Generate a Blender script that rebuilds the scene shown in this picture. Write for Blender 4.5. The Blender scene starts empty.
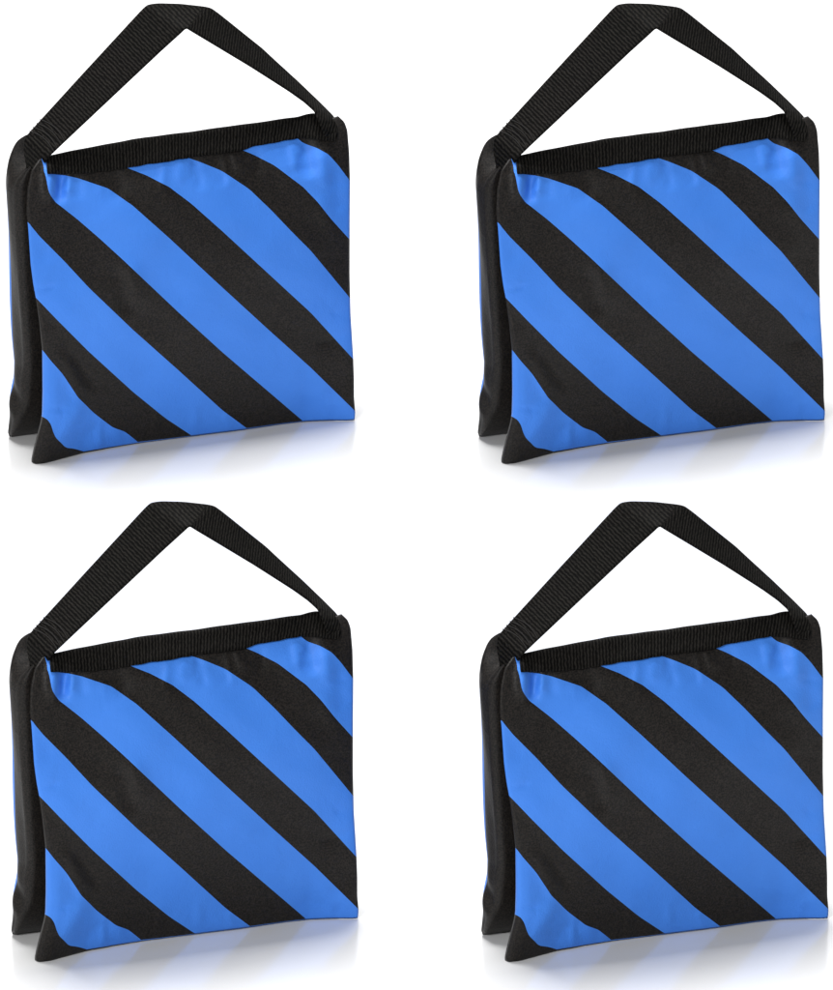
import bpy, math
import numpy as np
from mathutils import Vector

# ------------------------------------------------------------------ camera, world, lights
sc = bpy.context.scene
col = sc.collection
PX = 0.000785                      # metres per photograph pixel on the bags (a bag is about 27 cm wide)
PITCH = math.asin(0.374)           # the camera looks down by 22 degrees
YAW = math.atan(0.374)             # each bag is turned by 20 degrees
sp, cp = math.sin(PITCH), math.cos(PITCH)
st, ct = math.sin(YAW), math.cos(YAW)

cam_d = bpy.data.cameras.new('camera')
cam = bpy.data.objects.new('camera', cam_d)
col.objects.link(cam)
cam_d.type = 'ORTHO'               # a product shot through a very long lens
cam_d.ortho_scale = 990 * PX
cam_d.clip_end = 100
cam.location = (0, -8 * cp, 8 * sp)
cam.rotation_euler = (math.pi / 2 - PITCH, 0, 0)
sc.camera = cam

w = bpy.data.worlds.new('World')
sc.world = w
w.use_nodes = True
w.node_tree.nodes['Background'].inputs[0].default_value = (1.0, 1.0, 1.0, 1)
w.node_tree.nodes['Background'].inputs[1].default_value = 0.32


def area(name, loc, target, sx, sy, power, color=(1, 1, 1)):
    l = bpy.data.lights.new(name, 'AREA')
    l.shape = 'RECTANGLE'
    l.size, l.size_y = sx, sy
    l.energy = power
    l.color = color
    o = bpy.data.objects.new(name, l)
    col.objects.link(o)
    o.location = loc
    o.rotation_euler = (Vector(target) - Vector(loc)).to_track_quat('-Z', 'Y').to_euler()
    return o


area('key_softbox', (-2.7, -6.2, 3.9), (0, -.4, 0.1), 1.5, 1.5, 320)
area('top_softbox', (-0.8, 1.7, 8.0), (0, -.4, 0), 3.4, 3.4, 1120)
sc.view_settings.view_transform = 'Standard'
sc.view_settings.look = 'None'
sc.view_settings.exposure = 0.0
sc.view_settings.gamma = 1.0


# ------------------------------------------------------------------ helpers
def arr(*p):
    return np.array(p, float)


def resample(poly, n, smooth=0):
    """n points evenly spaced along a polyline (any dimension), optionally smoothed."""
    p = np.asarray(poly, float)
    s = np.r_[0, np.cumsum(np.linalg.norm(np.diff(p[:, :2], axis=0), axis=1))]
    t = np.linspace(0, s[-1], n)
    q = np.stack([np.interp(t, s, p[:, k]) for k in range(p.shape[1])], 1)
    return relax(q, smooth)


def relax(q, n):
    for _ in range(n):
        q[1:-1] = (q[:-2] + 2 * q[1:-1] + q[2:]) / 4
    return q


def loc(X, Y, d):
    """bag coordinates (along, depth, height) of the point at depth d measured on the photo at X, Y"""
    u = (X - 33 + st * d) / ct
    h = (465 - Y - (u * st + d * ct) * sp) / cp
    return np.stack(np.broadcast_arrays(u, d, h), -1)


def on_floor(X, Y):
    L, D = X - 33, (465 - Y) / sp
    return L * ct + D * st, -L * st + D * ct


def smoothstep(x, a, b):
    t = np.clip((x - a) / (b - a), 0, 1)
    return t * t * (3 - 2 * t)


rng = np.random.default_rng(7)


def waves(U, V, n, lo, hi):
    """soft irregular undulation"""
    out = np.zeros_like(U)
    for _ in range(n):
        f = rng.uniform(lo, hi)
        a = rng.uniform(0, 2 * math.pi)
        out += np.sin((U * math.cos(a) + V * math.sin(a)) * f + rng.uniform(0, 6.28)) / n ** .5
    return out


BASE = arr(172, 42, 0)


def mesh_obj(name, verts, faces, mat, parent, stripe=None, uvs=None, smooth=True):
    me = bpy.data.meshes.new(name)
    v = (np.asarray(verts) - BASE) * PX
    me.from_pydata(v.tolist(), [], [tuple(int(i) for i in f) for f in faces])
    if stripe is not None:
        at = me.attributes.new('stripe', 'FLOAT', 'POINT')
        at.data.foreach_set('value', np.asarray(stripe, np.float32))
    if uvs is not None:
        uv = me.uv_layers.new(name='UVMap')
        li = np.zeros(len(me.loops), np.int32)
        me.loops.foreach_get('vertex_index', li)
        uv.data.foreach_set('uv', np.asarray(uvs, np.float32)[li].ravel())
    me.materials.append(mat)
    me.polygons.foreach_set('use_smooth', [smooth] * len(me.polygons))
    me.update()
    import bmesh
    bm = bmesh.new()
    bm.from_mesh(me)
    bmesh.ops.recalc_face_normals(bm, faces=bm.faces)
    bm.to_mesh(me)
    bm.free()
    o = bpy.data.objects.new(name, me)
    col.objects.link(o)
    o.parent = parent
    return o


def grid_faces(n, m, off=0, flip=False):
    f = []
    for i in range(n - 1):
        for j in range(m - 1):
            q = (off + i * m + j, off + (i + 1) * m + j, off + (i + 1) * m + j + 1, off + i * m + j + 1)
            f.append(q[::-1] if flip else q)
    return f


# ------------------------------------------------------------------ materials
def new_mat(name):
    m = bpy.data.materials.new(name)
    m.use_nodes = True
    nt = m.node_tree
    return m, nt, nt.nodes['Principled BSDF'], nt.nodes.new, nt.links.new


def mat_fabric():
    m, nt, b, N, L = new_mat('striped_nylon')
    at = N('ShaderNodeAttribute'); at.attribute_name = 'stripe'
    half = N('ShaderNodeMath'); half.operation = 'MULTIPLY'; half.inputs[1].default_value = 0.5
    L(at.outputs['Fac'], half.inputs[0])
    add = N('ShaderNodeMath'); add.operation = 'ADD'; add.inputs[1].default_value = 8.0
    L(half.outputs[0], add.inputs[0])
    fr = N('ShaderNodeMath'); fr.operation = 'FRACT'
    L(add.outputs[0], fr.inputs[0])
    lt = N('ShaderNodeMath'); lt.operation = 'LESS_THAN'; lt.inputs[1].default_value = 0.5
    L(fr.outputs[0], lt.inputs[0])
    tc = N('ShaderNodeTexCoord')
    # cloth grain, at the size of the threads, and broad unevenness of the dye
    n1 = N('ShaderNodeTexNoise'); n1.inputs['Scale'].default_value = 800; n1.inputs['Detail'].default_value = 2
    L(tc.outputs['Object'], n1.inputs['Vector'])
    n2 = N('ShaderNodeTexNoise'); n2.inputs['Scale'].default_value = 22; n2.inputs['Detail'].default_value = 3
    L(tc.outputs['Object'], n2.inputs['Vector'])
    blk = N('ShaderNodeValToRGB')
    blk.color_ramp.elements[0].position = .38; blk.color_ramp.elements[0].color = (.0006, .0004, .0003, 1)
    blk.color_ramp.elements[1].position = .66; blk.color_ramp.elements[1].color = (.0165, .0130, .0108, 1)
    L(n1.outputs['Fac'], blk.inputs[0])
    blu = N('ShaderNodeValToRGB')
    blu.color_ramp.elements[0].position = .3; blu.color_ramp.elements[0].color = (.044, .198, .69, 1)
    blu.color_ramp.elements[1].position = .7; blu.color_ramp.elements[1].color = (.050, .212, .72, 1)
    L(n2.outputs['Fac'], blu.inputs[0])
    mix = N('ShaderNodeMix'); mix.data_type = 'RGBA'
    L(lt.outputs[0], mix.inputs['Factor'])
    L(blk.outputs[0], mix.inputs['A']); L(blu.outputs[0], mix.inputs['B'])
    L(mix.outputs['Result'], b.inputs['Base Color'])
    b.inputs['Roughness'].default_value = .53
    b.inputs['Specular IOR Level'].default_value = .23
    b.inputs['Sheen Weight'].default_value = .04
    b.inputs['Sheen Roughness'].default_value = .4
    bp = N('ShaderNodeBump'); bp.inputs['Strength'].default_value = .6; bp.inputs['Distance'].default_value = .0004
    L(n1.outputs['Fac'], bp.inputs['Height'])
    bp2 = N('ShaderNodeBump'); bp2.inputs['Strength'].default_value = .25; bp2.inputs['Distance'].default_value = .003
    n3 = N('ShaderNodeTexNoise'); n3.inputs['Scale'].default_value = 55; n3.inputs['Detail'].default_value = 3
    n3.inputs['Distortion'].default_value = .6
    L(tc.outputs['Object'], n3.inputs['Vector'])
    L(n3.outputs['Fac'], bp2.inputs['Height'])
    L(bp.outputs[0], bp2.inputs['Normal'])
    L(bp2.outputs[0], b.inputs['Normal'])
    return m


def mat_webbing():
    m, nt, b, N, L = new_mat('black_webbing')
    uv = N('ShaderNodeUVMap'); uv.uv_map = 'UVMap'
    sx = N('ShaderNodeSeparateXYZ'); L(uv.outputs[0], sx.inputs[0])
    nz = N('ShaderNodeTexNoise'); nz.inputs['Scale'].default_value = .22; nz.inputs['Detail'].default_value = 2
    L(uv.outputs[0], nz.inputs['Vector'])
    ns = N('ShaderNodeMath'); ns.operation = 'MULTIPLY_ADD'; ns.inputs[1].default_value = 3.0
    L(nz.outputs['Fac'], ns.inputs[0]); L(sx.outputs['X'], ns.inputs[2])
    mu = N('ShaderNodeMath'); mu.operation = 'MULTIPLY'; mu.inputs[1].default_value = 2 * math.pi / 3.5   # one rib every 3 px = 2.4 mm
    L(ns.outputs[0], mu.inputs[0])
    si = N('ShaderNodeMath'); si.operation = 'SINE'; L(mu.outputs[0], si.inputs[0])
    # cross threads break the ribs up
    mv = N('ShaderNodeMapping'); mv.inputs['Scale'].default_value = (.42, .26, 1)
    L(uv.outputs[0], mv.inputs['Vector'])
    n2 = N('ShaderNodeTexNoise'); n2.inputs['Scale'].default_value = 1.0; n2.inputs['Detail'].default_value = 3
    L(mv.outputs[0], n2.inputs['Vector'])
    ma = N('ShaderNodeMath'); ma.operation = 'MULTIPLY_ADD'; ma.inputs[1].default_value = .5; ma.inputs[2].default_value = .5
    L(si.outputs[0], ma.inputs[0])
    mm = N('ShaderNodeMath'); mm.operation = 'MULTIPLY'; L(ma.outputs[0], mm.inputs[0]); L(n2.outputs['Fac'], mm.inputs[1])
    rp = N('ShaderNodeValToRGB')
    rp.color_ramp.elements[0].position = .1; rp.color_ramp.elements[0].color = (.0005, .0005, .0004, 1)
    rp.color_ramp.elements[1].position = .58; rp.color_ramp.elements[1].color = (.0155, .0140, .0120, 1)
    L(mm.outputs[0], rp.inputs[0])
    L(rp.outputs[0], b.inputs['Base Color'])
    b.inputs['Roughness'].default_value = .7
    b.inputs['Specular IOR Level'].default_value = .07
    bp = N('ShaderNodeBump'); bp.inputs['Strength'].default_value = .6; bp.inputs['Distance'].default_value = .0008
    L(mm.outputs[0], bp.inputs['Height']); L(bp.outputs[0], b.inputs['Normal'])
    return m


def mat_thread():
    m, nt, b, N, L = new_mat('black_thread')
    tc = N('ShaderNodeTexCoord')
    n = N('ShaderNodeTexNoise'); n.inputs['Scale'].default_value = 900
    L(tc.outputs['Object'], n.inputs['Vector'])
    r = N('ShaderNodeValToRGB'); r.color_ramp.elements[0].color = (.004, .0037, .0034, 1); r.color_ramp.elements[1].color = (.014, .013, .012, 1)
    L(n.outputs['Fac'], r.inputs[0]); L(r.outputs[0], b.inputs['Base Color'])
    b.inputs['Roughness'].default_value = .7
    b.inputs['Specular IOR Level'].default_value = .2
    return m


def mat_floor():
    m, nt, b, N, L = new_mat('white_acrylic')
    tc = N('ShaderNodeTexCoord')
    n = N('ShaderNodeTexNoise'); n.inputs['Scale'].default_value = 6
    L(tc.outputs['Object'], n.inputs['Vector'])
    r = N('ShaderNodeValToRGB'); r.color_ramp.elements[0].color = (.71, .71, .71, 1); r.color_ramp.elements[1].color = (.73, .73, .73, 1)
    L(n.outputs['Fac'], r.inputs[0]); L(r.outputs[0], b.inputs['Base Color'])
    b.inputs['Roughness'].default_value = .15
    b.inputs['IOR'].default_value = 2.2
    b.inputs['Specular IOR Level'].default_value = .5
    return m


FAB, WEB, THR, FLO = mat_fabric(), mat_webbing(), mat_thread(), mat_floor()

# ------------------------------------------------------------------ the setting: a white studio floor that sweeps up far behind
prof = [(-6, 0), (5, 0)] + [(5 + 1.5 * math.sin(t), 1.5 - 1.5 * math.cos(t)) for t in np.linspace(.1, math.pi / 2, 16)] + [(6.5, 4)]
fv = [(x, y, z) for y, z in prof for x in (-7, 7)]
fme = bpy.data.meshes.new('floor')
fme.from_pydata(fv, [], [(2 * i, 2 * i + 1, 2 * i + 3, 2 * i + 2) for i in range(len(prof) - 1)])
fme.materials.append(FLO)
fme.polygons.foreach_set('use_smooth', [True] * len(fme.polygons))
floor = bpy.data.objects.new('floor', fme)
col.objects.link(floor)
floor['kind'] = 'structure'

# ------------------------------------------------------------------ the bag
bag = bpy.data.objects.new('sandbag', None)
col.objects.link(bag)
bag.empty_display_size = .05

# --- outline of the front pouch
LEFT = arr((31.5, 463), (31, 460), (33, 450), (36, 438), (40, 423), (41.7, 414), (42.3, 391), (42, 350), (39, 322), (35.5, 297), (33, 284), (30.5, 265),
           (29.5, 250), (28, 228), (26.2, 212), (27, 190), (31, 171), (35, 165), (40, 158))
BOTTOM = arr((31.5, 463), (34, 465), (45, 464), (62, 459), (84, 453), (110, 448), (138, 443.5), (191, 437), (222, 433), (249, 429.5), (280, 425), (306, 422), (330, 421), (349, 421), (354.5, 420.5))
RIGHT = arr((354.5, 420.5), (355.3, 413), (354, 398), (354, 380), (353.3, 359), (350.5, 314), (349.6, 274), (349.7, 218), (350, 181), (349.2, 152), (347.3, 130), (344.5, 122), (338, 116))
TOP = arr((40, 158), (48, 161), (89, 159), (127, 153), (187, 144), (242, 137), (297, 128), (320, 122), (338, 116))
N = 181
Lc, Rc, Bc, Tc = resample(LEFT, N, 2), resample(RIGHT, N, 2), resample(BOTTOM, N, 3), resample(TOP, N, 2)
Rc = Rc  # bottom to top, like Lc
a = np.linspace(0, 1, N)[:, None]      # left to right
b_ = np.linspace(0, 1, N)[None, :]     # bottom to top
XY = np.zeros((N, N, 2))
for k in range(2):
    XY[..., k] = ((1 - a) * Lc[None, :, k] + a * Rc[None, :, k] + (1 - b_) * Bc[:, None, k] + b_ * Tc[:, None, k]
                  - ((1 - a) * (1 - b_) * Bc[0, k] + a * (1 - b_) * Bc[-1, k] + (1 - a) * b_ * Tc[0, k] + a * b_ * Tc[-1, k]))
X, Y = XY[..., 0], XY[..., 1]
A = np.broadcast_to(a, X.shape)
B = np.broadcast_to(b_, X.shape)

# --- the diagonal stripes: boundary curves, then a smooth stripe coordinate over the cloth
CURVES = [
    [(41, 416), (46, 418.5), (50, 422.4), (54.6, 436.5), (65.5, 447.4), (76, 449), (86, 452.5)],
    [(43, 351), (50, 360), (62.4, 374), (78, 397.5), (93.6, 413), (112, 427), (125, 432), (133, 438), (140, 444)],
    [(35.5, 297.5), (58, 321), (89, 352), (133, 392), (165, 418), (193, 436.5)],
    [(27.5, 222), (40, 237), (63, 260), (89, 288), (133, 330), (178, 370), (222, 410), (249, 430)],
    [(41, 156), (43, 164), (45.5, 175), (48.5, 191), (54, 201), (77.6, 219.6), (100, 239), (123, 260), (178, 312), (222, 352), (266.5, 390), (304, 422)],
    [(48, 172), (55, 174.5), (63, 175), (77, 178), (90.5, 182.5), (108, 188.5), (133, 206), (151, 222), (169, 238), (213, 279), (266.5, 328), (311, 368), (355, 411)],
    [(118, 165), (130, 169), (146.6, 175.5), (169, 187), (191, 203.5), (222, 231), (266.5, 272), (311, 313), (354, 360)],
    [(178, 154.5), (200, 162), (222, 171), (249, 189), (271, 210), (291, 231), (311, 251), (349, 297)],
    [(238, 148.5), (252, 154), (274.5, 165.5), (303, 187), (318, 202.5), (331, 219), (350, 240)],
    [(293, 134.5), (297, 138), (304, 143.4), (318, 148.4), (329, 155), (338, 165), (350, 181)],
]
PTS, VAL = [], []
for k, c in enumerate(CURVES):
    c = np.array(c)
    ln = np.linalg.norm(np.diff(c, axis=0), axis=1).sum()
    q = resample(c, max(4, int(ln / 6)))
    PTS.append(q); VAL += [k] * len(q)
PTS.append(arr((27, 212), (26.5, 200), (27.5, 188), (31, 173), (35, 165), (39, 159), (33, 195), (36, 180)))
VAL += [3.5, 3.5, 3.5, 3.55, 3.6, 3.8, 3.6, 3.65]
PTS.append(arr((50, 177), (53, 182), (57, 183), (55, 190), (62, 184), (58, 196), (46, 160), (54, 165), (60, 168)))
VAL += [4.6, 4.6, 4.7, 4.5, 4.72, 4.3, 4.6, 5.3, 5.3]
PTS = np.vstack(PTS); VAL = np.array(VAL, float)


def tps_kernel(r2):
    return r2 * np.log(r2 + 1e-9) * .5


def tps_fit(P, v, reg=2.0):
    P = P / 100
    K = tps_kernel(((P[:, None] - P[None]) ** 2).sum(-1)) + np.eye(len(P)) * reg * 1e-4
    Q = np.c_[np.ones(len(P)), P]
    M = np.block([[K, Q], [Q.T, np.zeros((3, 3))]])
    return np.linalg.solve(M, np.r_[v, 0, 0, 0])


def tps_eval(P, c, S):
    P = P / 100; S = S / 100
    out = np.empty(len(S))
    for i in range(0, len(S), 4000):
        q = S[i:i + 4000]
        out[i:i + 4000] = tps_kernel(((q[:, None] - P[None]) ** 2).sum(-1)) @ c[:len(P)] + np.c_[np.ones(len(q)), q] @ c[len(P):]
    return out


coef = tps_fit(PTS, VAL)
S_front = np.clip(tps_eval(PTS, coef, XY.reshape(-1, 2)), -.9, 9.9).reshape(N, N)
S_front[:, 0] = -.5                      # black stitched hem along the bottom


# --- depth of the cloth: a filled cushion, leaning to the ridge, with its creases
def crease(x0, y0, x1, y1, wd, amp):
    """soft fold along a segment; amp > 0 pushes the cloth inwards"""
    p, q = arr(x0, y0), arr(x1, y1)
    v = q - p
    L = np.hypot(*v)
    t = ((X - x0) * v[0] + (Y - y0) * v[1]) / L
    n = (-(X - x0) * v[1] + (Y - y0) * v[0]) / L
    along = smoothstep(t, -.15 * L, .25 * L) * (1 - smoothstep(t, .75 * L, 1.15 * L))
    return amp * np.exp(-.5 * (n / wd) ** 2) * along


_, dbot = on_floor(Bc[:, 0], Bc[:, 1])
dbot = dbot[:, None]
lean = .24 * B + .76 * B ** 5
edge = np.clip(np.sin(np.pi * A), 0, 1) ** .55 * np.clip(np.sin(np.pi * np.clip(B, 0, 1)), 0, 1) ** .5
D0 = dbot * (1 - smoothstep(B, 0, .6)) + 37 * lean
D = D0 - 15 * edge * (1.0 - .25 * B)
inner = np.clip(np.minimum(np.minimum(A, 1 - A), np.minimum(B, 1 - B)) / .08, 0, 1)
fold = (crease(58, 444, 82, 400, 6, -3.2) + crease(76, 446, 108, 424, 7, 3.0) + crease(112, 442, 150, 420, 9, -1.6)
        + crease(60, 352, 84, 396, 5, -3.6) + crease(72, 350, 94, 390, 5, 3.0)
        + crease(61, 170, 57, 203, 4.5, 9.0) + crease(47, 160, 51, 200, 3.8, -6.5) + crease(60, 205, 105, 250, 8, 1.5)
        + crease(116, 268, 128, 314, 6, 3.2) + crease(130, 264, 144, 310, 6, -2.8)
        + crease(304, 138, 309, 176, 6, 4.2) + crease(292, 142, 296, 170, 7, -2.4) + crease(322, 150, 326, 186, 6, -2.6)
        + crease(336, 168, 340, 208, 5, 2.6) + crease(318, 196, 338, 246, 7, -1.6)
        + crease(100, 172, 122, 196, 8, 1.8) + crease(208, 160, 226, 184, 8, 1.6) + crease(255, 150, 262, 172, 7, 1.6)
        + crease(330, 400, 352, 372, 6, 1.8) + crease(296, 404, 344, 410, 5, .8)
        + crease(150, 182, 176, 208, 9, -1.2) + crease(36, 300, 52, 330, 6, 1.6) + crease(30, 232, 46, 262, 6, 1.8))
pucker = np.zeros_like(X)
for k in range(34):                       # gathers where the cloth is sewn in under the binding and along the hems
    side = k % 4
    q_ = rng.uniform(.04, .96)
    ln = rng.uniform(14, 34)
    if side in (0, 1):
        i = int(q_ * (N - 1))
        x0, y0 = X[i, -1], Y[i, -1] + 14
        pucker += crease(x0, y0, x0 + rng.uniform(-4, 9), y0 + ln, rng.uniform(2.2, 4.0), rng.choice([-1, 1]) * rng.uniform(.9, 2.1))
    elif side == 2:
        i = int(q_ * (N - 1))
        x0, y0 = X[i, 0], Y[i, 0]
        pucker += crease(x0, y0, x0 + rng.uniform(-8, 8), y0 - ln, rng.uniform(2.2, 4.0), rng.choice([-1, 1]) * rng.uniform(.7, 1.7))
    else:
        j = int(q_ * (N - 1))
        i, sg = (0, 1) if rng.uniform() < .5 else (-1, -1)
        x0, y0 = X[i, j], Y[i, j]
        pucker += crease(x0, y0, x0 + sg * ln, y0 + rng.uniform(-10, 14), rng.uniform(2.2, 4.2), rng.choice([-1, 1]) * rng.uniform(.7, 1.7))
D = D + (fold + pucker + 1.5 * waves(X, Y, 7, .03, .075) + .5 * waves(X, Y, 8, .09, .2)) * (.25 + .75 * inner)
front = loc(X, Y, D)
front[:, 0, 2] = np.maximum(front[:, 0, 2], .4)
front[..., 2] = np.maximum(front[..., 2], .4)
# the hidden inner side shares the outline
thick = 24 * np.clip(np.sin(np.pi * A), 0, 1) ** .5 * np.clip(np.sin(np.pi * B), 0, 1) ** .5 * (1 - .75 * B ** 2)
back = loc(X, Y, np.maximum(D0 + thick, D + 6 * inner))
back[..., 2] = np.maximum(back[..., 2], .4)
idx_b = np.full((N, N), -1, int)
idx_f = np.arange(N * N).reshape(N, N)
inn = np.zeros((N, N), bool)
inn[1:-1, 1:-1] = True
idx_b[~inn] = idx_f[~inn]
idx_b[inn] = N * N + np.arange(inn.sum())
V = np.vstack([front.reshape(-1, 3), back[inn]])
S = np.r_[S_front.ravel(), np.full(inn.sum(), -.5)]
F = grid_faces(N, N)
for i in range(N - 1):
    for j in range(N - 1):
        F.append((idx_b[i, j], idx_b[i, j + 1], idx_b[i + 1, j + 1], idx_b[i + 1, j]))
pouch_front = mesh_obj('pouch', V, F, FAB, bag, stripe=S)
pouch_front['label'] = 'front pouch of slanted blue and black stripes'

# --- rear pouch: a soft upright slab with a black gusset down its side
H_L = arr(0, 6, 15, 30, 48, 78, 135, 178, 221, 264, 288, 306, 316, 322)
U_L = arr(4.0, 1.2, 1.2, 3.0, 6.8, 9.0, 6.0, 4.0, 1.9, 0.0, 0.4, 2.0, 5.0, 10.)
R = 120
hs = np.r_[0, np.sort(320 * (1 - (1 - np.linspace(0, 1, R - 1)) ** 1.25))]
hs = np.linspace(0, 320, R)
rows, srow = [], []
for r, h in enumerate(hs):
    b = h / 320
    uL = np.interp(h, H_L, U_L)
    uR = 350 - 8 * math.sin(math.pi * b) ** .5 - 4 * b - 14 * b ** 12
    do = 84 + 4 * math.sin(math.pi * min(b * 1.05, 1)) - 20 * b ** 34 - 3 * (1 - b) ** 6
    di = 52 - 7 * math.sin(math.pi * b) + 3 * b + 25 * math.exp(-h / 16)
    rd = min(9, (do - di) * .3)
    loop, col_s = [], []

    def put(u, d, s):
        loop.append((u, d, h)); col_s.append(s)
    edge_blue = 44 < h < 256
    # left gusset, from the inner to the outer side, then the outer face, right gusset, inner face
    for t in np.linspace(0, 1, 25):
        put(uL + 1.5 * math.sin(math.pi * t) * -1 + 0, di + rd + (do - di - 2 * rd) * t, .5 if (edge_blue and t > .86) else -.5)
    for t in np.linspace(.12, 1, 9):
        q = t * math.pi / 2
        put(uL + rd * (1 - math.cos(q)), do - rd + rd * math.sin(q), .5 if edge_blue else -.5)
    for t in np.linspace(.01, .99, 60):
        u = uL + rd + (uR - uL - 2 * rd) * t
        s = np.clip((u + (320 - h)) / 64 + .3, 0, 9.9) if t > .03 else (.5 if edge_blue else -.5)
        put(u, do + 10 * math.sin(math.pi * t) ** .6 * math.sin(math.pi * min(1, b * 1.02)) ** .6, s)
    for t in np.linspace(0, 1, 6):
        q = t * math.pi / 2
        put(uR - rd * (1 - math.sin(q + math.pi / 2)) , do - rd + rd * math.cos(q), -.5) if False else put(uR - rd + rd * math.sin(q), do - rd + rd * math.cos(q), -.5)
    for t in np.linspace(.1, .9, 9):
        put(uR + 1.5 * math.sin(math.pi * t), do - rd - (do - di - 2 * rd) * t, -.5)
    for t in np.linspace(0, 1, 6):
        q = t * math.pi / 2
        put(uR - rd + rd * math.cos(q), di + rd - rd * math.sin(q), -.5)
    for t in np.linspace(.01, .99, 60):
        put(uR - rd - (uR - uL - 2 * rd) * t, di, -.5)
    for t in np.linspace(0, .9, 8):
        q = t * math.pi / 2
        put(uL + rd - rd * math.sin(q), di + rd - rd * math.cos(q), -.5)
    rows.append(loop); srow.append(col_s)
P = np.array(rows)
Sr = np.array(srow)
u, d, h = P[..., 0].copy(), P[..., 1].copy(), P[..., 2].copy()
# the top line: only the left end stands up in an arch, the rest sinks behind the ridge
topH = 296 + 36 * np.exp(-.5 * (np.clip(u - 12, 0, None) / 10) ** 2)
P[..., 2] = h * topH / 320
# the gusset caves in under the arch, and is rumpled lower down
near = np.exp(-.5 * (np.clip(u - 2, 0, None) / 14) ** 2)
P[..., 0] += 44 * near * np.exp(-.5 * ((d - 64) / 8) ** 2) * np.exp(-.5 * ((h - 303) / 14) ** 2)
P[..., 0] += near * (1.2 * np.sin(h * .085 + d * .09) * np.exp(-.5 * ((h - 40) / 30) ** 2) + 1.0 * np.sin(h * .031 - d * .14)
                     + (2.6 * np.exp(-.5 * ((h - 54 - .9 * (d - 70)) / 7) ** 2) - 2.6 * np.exp(-.5 * ((h - 40 - .9 * (d - 70)) / 7) ** 2)) * np.exp(-.5 * ((d - 66) / 9) ** 2))
rr, cc = P.shape[:2]
V = P.reshape(-1, 3)
F = []
for i in range(rr - 1):
    for j in range(cc):
        j2 = (j + 1) % cc
        F.append((i * cc + j, i * cc + j2, (i + 1) * cc + j2, (i + 1) * cc + j))
F.append(tuple(range(cc))[::-1])
# crown: draw the last loop in to a ridge in two steps
last = P[-1]
ctr = np.stack([last[:, 0], np.full(cc, 62.), last[:, 2] + 2], 1)
ring1 = last * .5 + ctr * .5; ring1[:, 2] = last[:, 2] + 2.5
ring2 = last * .06 + ctr * .94; ring2[:, 2] = last[:, 2] + 3.2
V = np.vstack([V, ring1, ring2])
for k in range(2):
    o0 = (rr - 1 + k) * cc
    for j in range(cc):
        j2 = (j + 1) % cc
        F.append((o0 + j, o0 + j2, o0 + cc + j2, o0 + cc + j))
F.append(tuple((rr + 1) * cc + j for j in range(cc)))
V[:, 2] += .4
S = np.r_[Sr.ravel(), np.tile(Sr[-1], 2)]
pouch_rear = mesh_obj('pouch', V, F, FAB, bag, stripe=S)
pouch_rear['label'] = 'rear pouch showing its black side'


# --- webbing: ribbons with real thickness, built from their two edges
def ribbon(name, sections, parent, th, mat, along=None):
    """sections: (n, m, 3) points; n along, m across. Adds thickness along the normals."""
    Pm = np.asarray(sections)
    n, m = Pm.shape[:2]
    tu = np.gradient(Pm, axis=0); tv = np.gradient(Pm, axis=1)
    nr = np.cross(tu, tv); nr /= np.linalg.norm(nr, axis=-1, keepdims=True) + 1e-9
    prof = np.ones(m); prof[0] = prof[-1] = .35; prof = prof[None, :, None]
    up, dn = Pm + nr * th / 2 * prof, Pm - nr * th / 2 * prof
    sl = np.r_[0, np.cumsum(np.linalg.norm(np.diff(Pm[:, m // 2], axis=0), axis=1))]
    sw = np.r_[0, np.cumsum(np.linalg.norm(np.diff(Pm[n // 2], axis=0), axis=1))]
    UV = np.stack(np.broadcast_arrays(sl[:, None], sw[None]), -1).reshape(-1, 2)
    if along is not None:
        UV[:, 0] = along.ravel()
    V = np.vstack([up.reshape(-1, 3), dn.reshape(-1, 3)])
    F = grid_faces(n, m) + grid_faces(n, m, n * m, True)
    o = n * m
    for i in range(n - 1):
        for j in (0, m - 1):
            F.append((i * m + j, (i + 1) * m + j, o + (i + 1) * m + j, o + i * m + j))
    for j in range(m - 1):
        for i in (0, n - 1):
            F.append((i * m + j, i * m + j + 1, o + i * m + j + 1, o + i * m + j))
    return mesh_obj(name, V, F, mat, parent, uvs=np.vstack([UV, UV]))


def across(Fe, Re, m, sag=0.0):
    t = np.linspace(0, 1, m)[None, :, None]
    return Fe[:, None] * (1 - t) + Re[:, None] * t


# handle: front edge (x, y, depth), rear edge (x, y, depth)
HANDLE = [
    ((35, 184, 46), (28, 174, 62)), ((38, 175, 42), (26, 162, 63)), ((44, 165, 35), (23, 149, 63)), ((48, 157.5, 30), (24, 138.5, 62)), ((60, 146, 30), (36, 125, 62)),
    ((110, 99, 30), (82, 74.5, 62)), ((160, 52, 30), (128, 24.5, 62)), ((176, 37.5, 30), (141, 10.5, 62)),
    ((181, 33, 30), (147, 4.8, 62)), ((184, 30, 30), (157, 3.4, 62)), ((185.5, 28.8, 30), (180, 4, 62)), ((187, 28.6, 30), (205, 6.8, 62)), ((190, 30.5, 31), (211, 8.2, 62)),
    ((200, 36.5, 31), (219, 14, 62)), ((250, 66.5, 33), (262, 48.5, 60)), ((290, 92, 36), (299, 83, 58)), ((305, 102.5, 38), (318, 101.5, 55)),
    ((314, 110.5, 33), (333, 116.5, 44)), ((318, 120, 26), (338, 124, 35)), ((322, 130, 23), (337.5, 134, 27)), ((324, 136, 23), (336, 139, 26)),
]
fe = np.array([h[0] for h in HANDLE], float)
re = np.array([h[1] for h in HANDLE], float)
mid = (fe + re) / 2
s = np.r_[0, np.cumsum(np.linalg.norm(np.diff(mid[:, :2], axis=0), axis=1))]
t = np.linspace(0, s[-1], 420)
s_fold = s[11]
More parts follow.
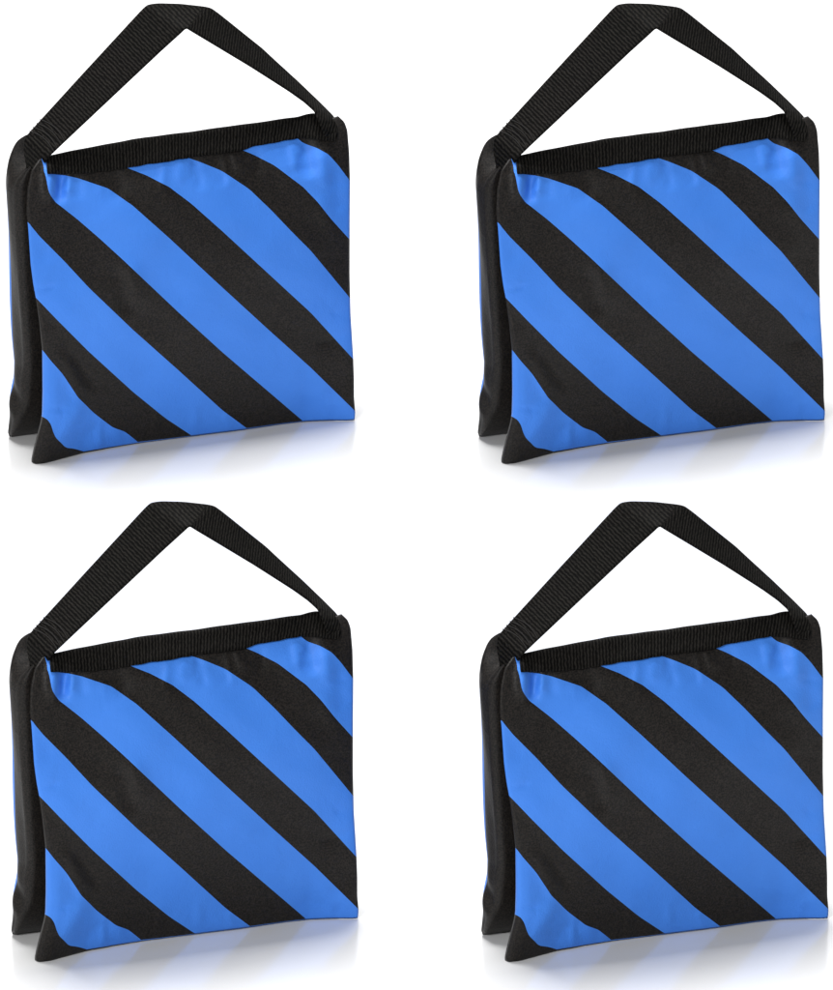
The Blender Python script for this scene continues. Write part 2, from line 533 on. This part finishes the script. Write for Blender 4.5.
fe = relax(np.stack([np.interp(t, s, fe[:, k]) for k in range(3)], 1), 5)
re = relax(np.stack([np.interp(t, s, re[:, k]) for k in range(3)], 1), 5)
Fe, Re = loc(fe[:, 0], fe[:, 1], fe[:, 2]), loc(re[:, 0], re[:, 1], re[:, 2])
sec = across(Fe, Re, 25)
q = np.linspace(-1, 1, 25)[None, :]
sec[..., 2] += .8 * (1 - q ** 2) * np.sin(np.linspace(0, 9, 420))[:, None]
dl_ = sec[130, 12] - sec[60, 12]; dl_ /= np.linalg.norm(dl_)
dr_ = sec[340, 12] - sec[280, 12]; dr_ /= np.linalg.norm(dr_)
run = np.where((t < s_fold)[:, None], sec @ dl_, sec @ dr_ + 400)      # ribs run square across each half of the strap
handle = ribbon('handle', sec, bag, 2.6, WEB, along=run)

# stitched threads at the root of the handle
tv, tf = [], []
for kk, fr in enumerate((.093, .105, .117, .129)):
    i = int(fr * 420)
    line = sec[i].copy()
    tu = sec[i + 1] - sec[i - 1]
    nr = np.cross(tu, np.gradient(sec[i], axis=0)); nr /= np.linalg.norm(nr, axis=-1, keepdims=True)
    if nr[12] @ np.array([-.327, -.869, .374]) < 0:
        nr = -nr
    tdir = tu / np.linalg.norm(tu, axis=-1, keepdims=True)
    line = line + nr * 1.5 + tdir * (3.2 * np.sin(np.linspace(0, math.pi, 25)))[:, None]
    dirs = np.gradient(line, axis=0); dirs /= np.linalg.norm(dirs, axis=-1, keepdims=True)
    e1 = nr; e2 = np.cross(dirs, e1)
    o0 = len(tv)
    for p, x1, x2 in zip(line, e1, e2):
        for g in range(6):
            c = g * math.pi / 3
            tv.append(p + .6 * (x1 * math.cos(c) + x2 * math.sin(c)))
    for m_ in range(24):
        for g in range(6):
            g2 = (g + 1) % 6
            tf.append((o0 + m_ * 6 + g, o0 + m_ * 6 + g2, o0 + (m_ + 1) * 6 + g2, o0 + (m_ + 1) * 6 + g))
mesh_obj('stitching', tv, tf, THR, handle)

# binding folded over the ridge where both pouches meet
UP = arr((46, 158), (89, 149.5), (133, 141), (187, 134), (222, 129), (250, 125.6), (289, 119.6), (299, 118.5), (308, 116), (316, 115), (326, 119), (336, 127))
LO = arr((47.5, 173.5), (63, 174), (90, 173), (127, 168), (187, 158), (242, 150.3), (250, 147.5), (297, 138), (318, 139.5), (335.5, 142))
nb = 260
up, lo = resample(UP, nb, 6), resample(LO, nb, 6)
wob = np.linspace(0, 1, nb)
lo[:, 1] += .3 * np.sin(wob * 31 + 1) + .25 * np.sin(wob * 67) + .2 * np.sin(wob * 118 + 2)
up[:, 1] += .15 * np.sin(wob * 23 + 2) + .12 * np.sin(wob * 53)
flatXY, flatD = XY.reshape(-1, 2), D.ravel()
sections = []
dl = np.array([flatD[np.argmin(((flatXY - p) ** 2).sum(1))] for p in lo]) - 2.6
dl = relax(dl, 12)
dm_pt = up * .5 + lo * .5
dm = np.array([flatD[np.argmin(((flatXY - p) ** 2).sum(1))] for p in dm_pt]) - 3.2
dm = relax(dm, 12)
L3 = loc(lo[:, 0], lo[:, 1], dl)
M3 = loc(dm_pt[:, 0], dm_pt[:, 1], dm)
U3 = loc(up[:, 0], up[:, 1], np.maximum(dm + 4, 38))
T3 = U3 + arr(0, 5, -.5)
K3 = U3 + arr(0, 9, -8)
Z3 = U3 + arr(0, 11, -18)
rails = [L3, M3, U3, T3, K3, Z3]
prof_t = np.linspace(0, 5, 31)
sec = np.stack([np.stack([np.interp(prof_t, range(6), [rl[i, k] for rl in rails]) for k in range(3)], 1) for i in range(nb)])
for _ in range(4):
    sec[:, 1:-1] = (sec[:, :-2] + 2 * sec[:, 1:-1] + sec[:, 2:]) / 4
ribbon('top_binding', sec, bag, 2.0, WEB)


# ------------------------------------------------------------------ four bags on the floor
def place(o, ox, oy):
    x = (33 + ox - 416.5) * PX
    y = -(465 + oy - 495) / sp * PX
    bu, bd = BASE[0] * PX, BASE[1] * PX
    o.location = (x + bu * ct - bd * st, y + bu * st + bd * ct, 0)
    o.rotation_euler = (0, 0, YAW)


def copy_tree(o, parent=None):
    c = o.copy()
    col.objects.link(c)
    c.parent = parent
    for ch in list(o.children):
        copy_tree(ch, c)
    return c


SPOTS = [((0, 0), 'blue and black striped saddle sandbag with webbing handle, standing back left of the four'),
         ((470, 0), 'blue and black striped saddle sandbag with webbing handle, standing back right of the four'),
         ((3.3, 498), 'blue and black striped saddle sandbag with webbing handle, standing front left of the four'),
         ((473.5, 498), 'blue and black striped saddle sandbag with webbing handle, standing front right of the four')]
for i, ((ox, oy), label) in enumerate(SPOTS):
    o = bag if i == 0 else copy_tree(bag)
    o['label'] = label
    o['category'] = 'sandbag'
    o['group'] = 'striped sandbags on the white floor'
    place(o, ox, oy)
